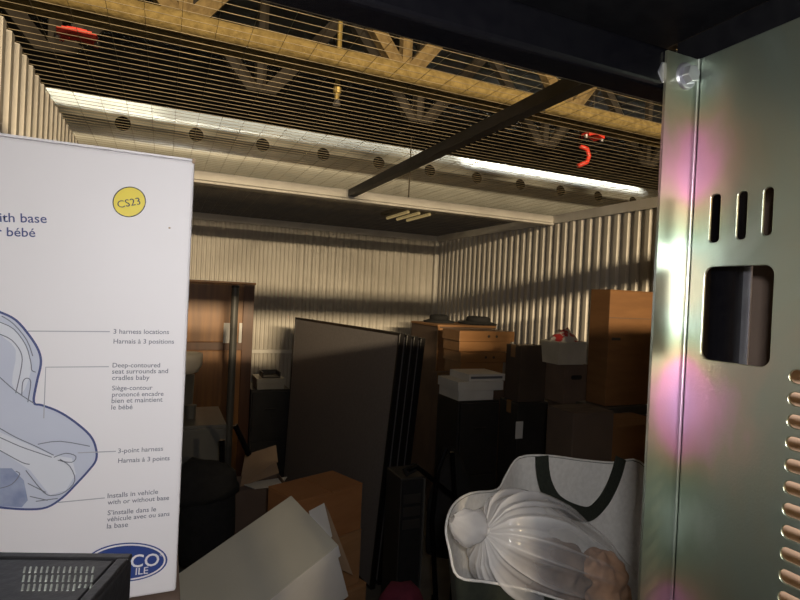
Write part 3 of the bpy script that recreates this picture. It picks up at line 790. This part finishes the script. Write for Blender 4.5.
wx = (hi.x - lo.x) / 2
build('base', box((-wx, -.09, 0), (wx, .09, .012)), 'cab_dark', t); 
for a_, b_ in (((-wx, -.09, .012), (-wx + .008, .09, .05)), ((wx - .008, -.09, .012), (wx, .09, .05)), ((-wx + .008, .082, .012), (wx - .008, .09, .05))): build('side', box(a_, b_), 'cab_dark', t)
# small white tubs and the leg frame beside the pole
def tub(label, px0, px1, py0, py1, Y, zlo, mt='white_plastic'):
    a, c = atY((px0 + px1) / 2, py0, Y), atY(px1, (py0 + py1) / 2, Y); r = c.x - a.x
    t = thing('tub', label, 'tub', (a.x, Y, zlo)); H = a.z - zlo
    build('body', lathe([(r * .85, 0), (r, H * .92), (r * .9, H * .92), (r * .8, .02)], 16), mt, t, smooth=False)
    build('lid', lathe([(r * 1.04, H * .90), (r * 1.04, H), (r * .9, H * 1.02)], 16), mt, t)
    return t
z1 = wbox(160, 225, 427, 560, 3.0, .5, 0)[1].z
tub('small pale tub on the grey file cabinet', 186, 196, 405, 427, 3.2, z1, 'cab_grey')
# folded black camp chair with crossed tubes
ch = thing('camp_chair', 'folded black camp chair with crossed tubes beside the open carton', 'chair', tuple(atZ(215, 560, .55).xy) + (0,))
for pts in (([(184, 535), (220, 501)]), ([(186, 500), (226, 540)]), ([(235, 425), (249, 455)]), ([(222, 440), (222, 560)])):
    A_, B_ = [atY(x, y, 2.45) for x, y in pts]
    build('tube', tube([A_, B_], .012, 8), 'black_gloss', ch, world=True)
for pts in (([(222, 560), (223, 690)]), ([(190, 540), (190, 690)])):
    A_ = atY(*pts[0], 2.45); build('leg', tube([A_, (A_.x, A_.y, 0)], .012, 8), 'black_gloss', ch, world=True)
build('seat', mound((0, 0, 0), .16, .07, .12, .2, 2, 3), 'cloth_black', ch, smooth=True).location = Vector(atY(200, 500, 2.45)) - ch.location
build('back', mound((0, 0, 0), .12, .06, .26, .25, 2, 5), 'cloth_black', ch, smooth=True).location = Vector(atY(205, 560, 2.45)) - ch.location
# crumpled paper at the corner of the white box
# ================================================================== RIGHT REAR STACKS
# dark file cabinet with white boxes, wooden cases behind
lo, hi = wbox(458, 499, 401, 480, 3.25, .33, 0)
cabinet('dark two drawer file cabinet under the two white boxes', lo, hi, 2, 'cab_dark'); zf = hi.z
lo2, hi2 = wbox(460, 495, 391, 401, 3.25, .3, zf)
t = thing('lidded_box', 'white lidded box on the dark two drawer file cabinet', 'box', ((lo2.x + hi2.x) / 2, 3.41, zf))
zl = atY(478, 382, 3.25).z - zf; wx = (hi2.x - lo2.x) / 2
build('body', box((-wx, -.14, 0), (wx, .15, zl - .01)), 'white_paper', t, bevel=.003)
build('lid', box((-wx - .012, -.15, zl * .52), (wx + .075, .155, zl)), 'white_paper', t, bevel=.003)
lo3, hi3 = wbox(471, 507, 374.5, 382, 3.27, .3, zf + zl)
t = thing('game_box', 'thin white box with dark print, on the white lidded box', 'box', ((lo3.x + hi3.x) / 2 - .01, 3.42, zf + zl))
wx = (hi3.x - lo3.x) / 2; hz = hi3.z - lo3.z
build('body', box((-wx, -.14, 0), (wx, .14, hz)), 'white_paper', t, bevel=.002)
build('print_band', box((-wx * .9, -.1408, hz * .35), (wx * .85, -.14, hz * .7)), 'ink_grey', t)
# tall brown cabinet behind
lo, hi = wbox(414, 498, 325, 460, 4.15, .5, 0)
lo.x = atY(437, 360, 4.15).x; hi.x = min(hi.x, 2.78)
tc = thing('cupboard', 'tall brown cupboard in the rear corner, behind the wooden cases', 'cupboard', ((lo.x + hi.x) / 2, 4.405, 0))
wx = (hi.x - lo.x) / 2; h = hi.z
build('body', box((-wx, -.24, 0), (wx, .30, h - .02)), 'card_dull', tc, bevel=.004)
build('top', box((-wx - .008, -.255, h - .02), (wx + .008, .30, h)), 'card', tc, bevel=.004)
build('door', box((-wx + .015, -.255, .05), (-.003, -.24, h - .03)), 'card', tc, bevel=.003)
build('door', box((.003, -.255, .05), (wx - .015, -.24, h - .03)), 'card', tc, bevel=.003)
build('edge_strip', box((-wx - .004, -.258, .02), (-wx + .012, -.242, h - .02)), 'wood_light', tc)
def hat(px, py, Y, rpx, label, zlo):
    c = atY(px, py, Y); r = atY(px + rpx, py, Y).x - c.x
    t = thing('dark_cap', label, 'hat', (c.x, Y, zlo)); 
    build('brim', lathe([(r * .95, 0), (r, .012), (r * .6, .03)], 20), 'cloth_black', t, smooth=True)
    build('crown', lathe([(r * .62, .02), (r * .6, .06), (r * .5, .075), (r * .1, .07)], 20), 'cloth_black', t, smooth=True)
hat(439, 321, 4.5, 14, 'flat dark hat on the tall brown cupboard, nearer the charcoal panels', h)
hat(478, 322.5, 4.35, 17, 'wider flat dark hat on the tall brown cupboard, nearer the right wall', h)
# pedestal of the wooden cases, then the cases
lo, hi = wbox(444, 507, 375.5, 470, 3.68, .3, 0)
carton('carton', 'dark carton under the wooden cases', (lo.x + .01, 3.70, 0), (hi.x - .02, 3.94, hi.z), mt='card_dull', flaps=True)
def wooden_case(label, x0, x1, y0, ym, y1, Y):
    lo, hi = wboxr(x0, x1, y0, y1, Y, .28); zm_ = atY((x0 + x1) / 2, ym, Y).z
    t = thing('wooden_case', label, 'box', ((lo.x + hi.x) / 2, Y + .14, lo.z)); wx = (hi.x - lo.x) / 2; h = hi.z - lo.z; hm = zm_ - lo.z
    build('body', box((-wx + .012, -.13, 0), (wx - .03, .14, hm)), 'wood_light', t, bevel=.003)
    build('lid', box((-wx, -.145, hm), (wx, .14, h)), 'wood_light', t, bevel=.003)
    for s in (-.04, .035):
        bm = bmesh.new(); cx = .05 + s
        addtube(bm, [(cx, -.1465, (hm + h) / 2), (cx, -.14, (hm + h) / 2)], .011, 12); build('finger_hole', bm, 'ink_black', t)
    return t
wooden_case('pale wooden case with finger holes, upper of the two', 442, 514, 331, 341.5, 352, 3.68)
wooden_case('pale wooden case with finger holes, lower of the two', 443, 507, 352.3, 362.5, 375, 3.68)
# brown carton on a dark one, white label
lo, hi = wboxr(498, 546, 403, 490, 2.85, .20, 0)
t = carton('carton', 'dark carton with a white label, on the floor behind the tote bag', lo, hi, mt='cab_dark'); zz = hi.z
c = atY(519, 430, 2.85); lb = build('paper_label', box((c.x - .028, 2.8475, c.z - .055), (c.x + .028, 2.8495, c.z + .055)), 'white_paper', t, world=True); tag(lb, 'white paper label')
lo, hi = wboxr(505, 546, 346, 403, 2.87, .16, zz)
carton('carton', 'dull brown carton on the dark labelled carton', lo, hi, mt='card_dark')
# grey box under the white bin
lo, hi = wboxr(546, 588, 404, 500, 2.50, .18, 0)
carton('carton', 'dark carton on the floor beneath the grey handled box', lo, hi, mt='card_dark'); zz = hi.z
lo, hi = wboxr(545, 588, 365, 404, 2.50, .17, zz)
carton('handled_box', 'grey box with a hand hole, under the white bin', lo, hi, mt='card_dull', hand=True, tape=False); zb_ = hi.z
lo, hi = wboxr(541, 587, 343, 365, 2.50, .16, zb_)
t = thing('bin', 'white plastic bin holding a red and white bag, on the grey box', 'bin', ((lo.x + hi.x) / 2, 2.585, zb_))
wx = (hi.x - lo.x) / 2; h = hi.z - zb_
bm = bmesh.new()
def frus(z, k): return [bm.verts.new((sx * wx * k, sy * .08 * k, z)) for sx, sy in ((-1, -1), (1, -1), (1, 1), (-1, 1))]
r0, r1, r2, r3 = frus(0, .9), frus(h, 1), frus(h, .96), frus(.01, .86)
for a_, b_ in ((r0, r1), (r1, r2), (r2, r3)):
    for k in range(4): bm.faces.new((a_[k], a_[(k + 1) % 4], b_[(k + 1) % 4], b_[k]))
bm.faces.new(r0); bm.faces.new(r3)
build('body', bm, 'white_plastic', t)
bm = bmesh.new(); addtube(bm, [(-wx, -.08, h), (wx, -.08, h), (wx, .08, h), (-wx, .08, h)], .008, 6, closed=True); build('rim', bm, 'white_plastic', t)
hz = atY(563, 333, 2.6).z - zb_
m_ = build('printed_bag', mound((0, 0, 0), wx * .93, .074, (hz - .02) / 1.25, .22, 2.2, 7), 'print_bag', smooth=True); m_.location = ((lo.x + hi.x) / 2, 2.585, zb_ + .02)
tag(m_, 'crumpled red and white printed bag in the white bin', 'bag')
# tall carton against the right wall, on a dark chest
lo, hi = wboxr(574, 645, 407, 520, 2.08, .17, 0)
zc_ = hi.z
t = thing('chest', 'dark chest standing under the tall brown carton by the right wall', 'chest', ((lo.x + hi.x) / 2, 2.165, 0))
wx = (hi.x - lo.x) / 2
build('body', box((-wx, -.085, 0), (wx, .085, zc_ - .05)), 'cab_dark', t, bevel=.006)
build('lid', box((-wx - .01, -.09, zc_ - .05), (wx + .01, .09, zc_)), 'cab_dark', t, bevel=.008)
build('latch', box((-.03, -.1, zc_ - .1), (.03, -.085, zc_ - .03)), 'dark_steel', t, bevel=.003)
lo, hi = wboxr(588, 654, 290, 407, 2.10, .14, zc_)
t = carton('tall_carton', 'tall orange brown carton standing before the corrugated right wall', lo, hi, mt='card_amber', tape=False)
c = atY(616, 339, 2.10)
build('printed_mark', box((c.x - .03, 2.0985, c.z - .007), (c.x + .03, 2.0996, c.z + .007)), 'ink_black', t, world=True)
zk = atY(619, 318, 2.10).z
build('crease', box((lo.x - .001, 2.0985, zk - .0015), (hi.x, 2.0998, zk + .0015)), 'card_dark', t, world=True)
# cartons in front
lo, hi = wboxr(545, 612, 413, 500, 1.68, .16, 0)
carton('carton', 'dull brown carton behind the tote bag, left of the orange one', lo, hi, mt='card_dark', tape=False)
lo2, hi2 = wbox(612, 640, 428, 520, 1.66, .4, 0)
carton('carton', 'orange brown carton behind the tote bag, beside the zinc plate', Vector((hi.x + .006, 1.69, 0)), Vector((hi.x + .34, 1.9, hi2.z)), mt='card_amber', tape=False)

# ================================================================== MIDDLE: tower, frame, cloth
lo, hi = wbox(399, 424, 480, 600, 2.3, .45, 0)
hi.z = atY(414, 478, 2.3).z
tw = thing('computer_tower', 'dark computer tower standing right of the charcoal panels', 'computer', ((lo.x + hi.x) / 2, 2.39, .0))
wx = (hi.x - lo.x) / 2; h = hi.z
build('case', box((-wx, -.08, 0), (wx, .10, h)), 'cab_dark', tw, bevel=.005)
build('front_panel', box((-wx + .006, -.092, .01), (wx - .02, -.08, h - .01)), 'cloth_black', tw, bevel=.004)
build('edge_trim', box((wx - .016, -.094, .01), (wx - .008, -.08, h - .01)), 'cab_grey', tw)
for k in range(3): build('drive_bay', box((-wx + .012, -.096, h - .12 - .06 * k), (wx - .03, -.091, h - .075 - .06 * k)), 'cab_dark', tw, bevel=.002)
fr = thing('folded_stroller', 'black folded stroller frame between the panels and the tote bag', 'stroller', tuple(atY(440, 520, 2.15).xy) + (0,))
for pts in ([(408, 470), (416, 466), (426, 474), (460, 502)], [(446, 448), (438, 470), (432, 520), (436, 600)], [(452, 452), (456, 520), (452, 600)]):
    build('tube', tube(smooth_px([tuple(atY(x, y, 2.15)) for x, y in pts], 1) if False else [atY(x, y, 2.05) for x, y in pts], .011, 8), 'black_gloss', fr, world=True)
a = atY(409, 470, 2.15); bm = tube([a + Vector((-.02, 0, -.01)), a + Vector((.03, 0, .012))], .02, 10); build('grip', bm, 'cloth_black', fr, world=True)
for px in (434, 456):
    c = atY(px, 600, 2.15); build('leg', tube([(c.x, 2.15, c.z + .02), (c.x, 2.15, .08)], .013, 8), 'black_gloss', fr, world=True)
    bm = bmesh.new(); addtube(bm, [(c.x - .02, 2.15, .08), (c.x + .02, 2.15, .08)], .08, 18); build('wheel', bm, 'cloth_black', fr, world=True)
c = atY(455, 500, 2.2); build('seat', mound(c - Vector((-.04, -.12, .3)), .12, .08, .34, .25, 2.2, 9), 'cloth_black', fr, world=True, smooth=True)
c = atY(412, 602, 1.75)
cx_ = thing('cloth_pile', 'dark red cloth heap at the bottom edge beside the tote bag', 'cloth', (c.x, 1.85, 0))
build('cloth', mound((0, 0, 0), .16, .13, (c.z + .02) / 1.42, .12, 2.5, 2), 'maroon', cx_, smooth=True)

# ================================================================== TOTE BAG WITH CLEAR BAG
TB = [((458, 577), 0.836), ((450, 552), 0.866), ((446, 528), 0.897), ((453, 506), 0.942), ((470, 494), 0.980), ((497, 490), 1.026), ((506, 476), 1.053), ((519, 458), 1.087),
      ((548, 456), 1.094), ((580, 460), 1.094), ((612, 463), 1.087), ((640, 462), 1.072), ((668, 500), 0.988), ((672, 560), 0.897), ((648, 612), 0.821), ((590, 608), 0.806), ((530, 591), 0.813), ((490, 583), 0.825)]
rim = [atY(x, y, Y) for (x, y), Y in TB]
cen = Vector((sum(p.x for p in rim) / len(rim), sum(p.y for p in rim) / len(rim), 0))
tg = thing('tote_bag', 'open canvas tote bag, white inside with dark straps, in front of the stacks', 'bag', (cen.x, cen.y, 0))
zb0 = .0
# dense smooth rim
rimd = []
for i in range(len(rim)):
    p0, p1, p2, p3 = rim[i - 1], rim[i], rim[(i + 1) % len(rim)], rim[(i + 2) % len(rim)]
    for j in range(4):
        t = j / 4; rimd.append(.5 * (2 * p1 + (p2 - p0) * t + (2 * p0 - 5 * p1 + 4 * p2 - p3) * t * t + (3 * p1 - p0 - 3 * p2 + p3) * t ** 3))
ZB = 1.02
def bagwall(shrink, zlow):
    bm = bmesh.new(); rows = []; nr = 14
    for k in range(nr + 1):
        t = k / nr; row = []
        for i, p in enumerate(rimd):
            q = cen.lerp(Vector((p.x, p.y, 0)), 1 - (.16 * t) - shrink)
            z = p.z + (zlow - p.z) * t - (.002 if shrink else 0)
            w_ = .008 * mnoise.noise(Vector((p.x * 9, p.y * 9, z * 6))) * math.sin(PI * min(1, t * 1.6))
            row.append(bm.verts.new((q.x + w_, q.y + w_, z)))
        rows.append(row)
    n = len(rimd)
    for a_, b_ in zip(rows, rows[1:]):
        for i in range(n): bm.faces.new((a_[i], a_[(i + 1) % n], b_[(i + 1) % n], b_[i]))
    bm.faces.new(rows[-1]); return bm
build('outer_cloth', bagwall(0, ZB), 'canvas_dark', tg, world=True, smooth=True)
build('lining', bagwall(.012, ZB + .01), 'canvas', tg, world=True, smooth=True)
bm = bmesh.new(); addtube(bm, [p + Vector((0, 0, .001)) for p in rimd], .0026, 6, closed=True); build('hem', bm, 'canvas', tg, world=True, smooth=True)
# the bag stands on a crate
# strap loop hanging inside the back
def strapband(px, Y, wpx):
    pts = smooth_px(px, 5); n = len(pts); ctr_ = [atY(x, y, Y - .010 * math.sin(PI * i / (n - 1))) for i, (x, y) in enumerate(pts)]
    bm = bmesh.new(); L_, R_ = [], []
    for i, p in enumerate(ctr_):
        d = (ctr_[min(i + 1, n - 1)] - ctr_[max(i - 1, 0)]).normalized(); q = Vector((-d.z, 0, d.x)).normalized() * wpx * .0022 / 2
        L_.append(bm.verts.new(p + q)); R_.append(bm.verts.new(p - q))
    for i in range(n - 1): bm.faces.new((L_[i], L_[i + 1], R_[i + 1], R_[i]))
    return build('strap', bm, 'strap', tg, world=True, solid=.003)
strapband([(542, 456), (543, 472), (547, 488), (556, 502), (572, 511), (589, 514), (602, 503), (611, 488), (617, 473), (621, 458)], 1.052, 17)
# clothes in the clear bag
for c, s, mt, nm, lab, sd in ((atY(545, 563, .91), (.105, .064, .08), 'cloth_brown', 'folded_clothes', 'grey brown clothes inside the clear plastic bag, nearer its knot', 3),
                          (atY(600, 570, .935), (.06, .06, .072), 'cloth_peach', 'folded_clothes', 'peach coloured clothes inside the clear plastic bag, far from its knot', 8)):
    o = build(nm, mound((0, 0, 0), s[0], s[1], s[2], .38, 2.9, sd, 4), mt, smooth=True, sub=1); o.location = c - Vector((0, 0, s[2] * .9)); tag(o, lab, 'clothes', 'clothes in the clear bag')
K = atY(484, 533, .862); E_ = atY(640, 592, .957)
pb = thing('plastic_bag', 'clear plastic bag of clothes, knotted, lying in the tote bag', 'plastic bag', (K + E_) / 2)
ax = (E_ - K); LN = ax.length; ax.normalize(); s1 = ax.cross(Vector((0, 0, 1))).normalized(); s2 = s1.cross(ax)
bm = bmesh.new(); rows = []; NU, NV = 50, 260; ridge = {}
for k in range(NU + 1):
    t = k / NU
    r = .008 + .100 * math.sin(PI * min(1, t ** .55)) ** .7 if 0 < t < 1 else .008
    row = []
    for i in range(NV):
        a_ = 2 * PI * i / NV; ca, sa = math.cos(a_), math.sin(a_)
        w_ = 2.2 * mnoise.noise(Vector((ca * 1.7, sa * 1.7, 3 + t * .5)))
        ridge[k, i] = (1 - abs(math.sin(a_ * 8 + w_))) ** 2.2
        am = .5 + .5 * mnoise.noise(Vector((ca * 3, sa * 3, 9)))
        pl_ = .27 * am * (1 - t) ** .8 * ((1 - abs(math.sin(a_ * 8 + w_))) ** 2.2 - .25) + .05 * (1 - t) * mnoise.noise(Vector((ca * 9, sa * 9, t * 1.2)))
        rr = max(.003, r * (1 + pl_) + .009 * mnoise.noise(Vector((ca * 2, sa * 2, t * 5))) * min(1, t * 3))
        row.append(bm.verts.new(K + ax * LN * t + s1 * rr * ca * .82 + s2 * rr * sa))
    rows.append(row)
for k, (a_, b_) in enumerate(zip(rows, rows[1:])):
    for i in range(NV):
        bm.faces.new((a_[i], a_[(i + 1) % NV], b_[(i + 1) % NV], b_[i]))
fw = []
for k, row in enumerate(rows):
    for i, v_ in enumerate(row):
        t = k / NU
        fw.append(max(.08, min(.55, .10 + .36 * math.exp(-t * 4.6) + .26 * ridge.get((k, i), 0) * (1 - t) + .06 * mnoise.noise(v_.co * 22))))
def film_weight(o, vals):
    a_ = o.data.attributes.new('film_weight', 'FLOAT', 'POINT'); a_.data.foreach_set('value', vals)
film_weight(build('film', bm, 'film', pb, world=True, smooth=True), fw)
# puffed tail beyond the knot
T_ = atY(463, 524, .838)
bm = bmesh.new(); rows = []; d = (T_ - K); ln = d.length; d.normalize(); q1 = d.cross(Vector((0, 1, 0))).normalized(); q2 = q1.cross(d)
for k in range(15):
    t = k / 14; r = .008 + .026 * math.sin(PI * t ** .8) ** .8
    row = []
    for i in range(40):
        a_ = 2 * PI * i / 40; rr = r * (1 + .22 * mnoise.noise(Vector((math.cos(a_) * 3, math.sin(a_) * 3, t * 3))))
        row.append(bm.verts.new(K + d * (ln * 1.5 * t) + q1 * rr * math.cos(a_) + q2 * rr * .6 * math.sin(a_)))
    rows.append(row)
for a_, b_ in zip(rows, rows[1:]):
    for i in range(40): bm.faces.new((a_[i], a_[(i + 1) % 40], b_[(i + 1) % 40], b_[i]))
n_ = len(bm.verts); film_weight(build('tail', bm, 'film', pb, world=True, smooth=True), [.42] * n_)
bm = mound((0, 0, 0), .013, .012, .010, .3, 3, 1, 2); bm.transform(Matrix.Translation(K)); n_ = len(bm.verts); film_weight(build('knot', bm, 'film', pb, world=True, smooth=True), [.6] * n_)
# what the tote stands on
carton('carton', 'brown carton under the tote bag', (cen.x - .17, cen.y - .10, 0), (cen.x + .17, cen.y + .12, ZB), mt='card_dull')
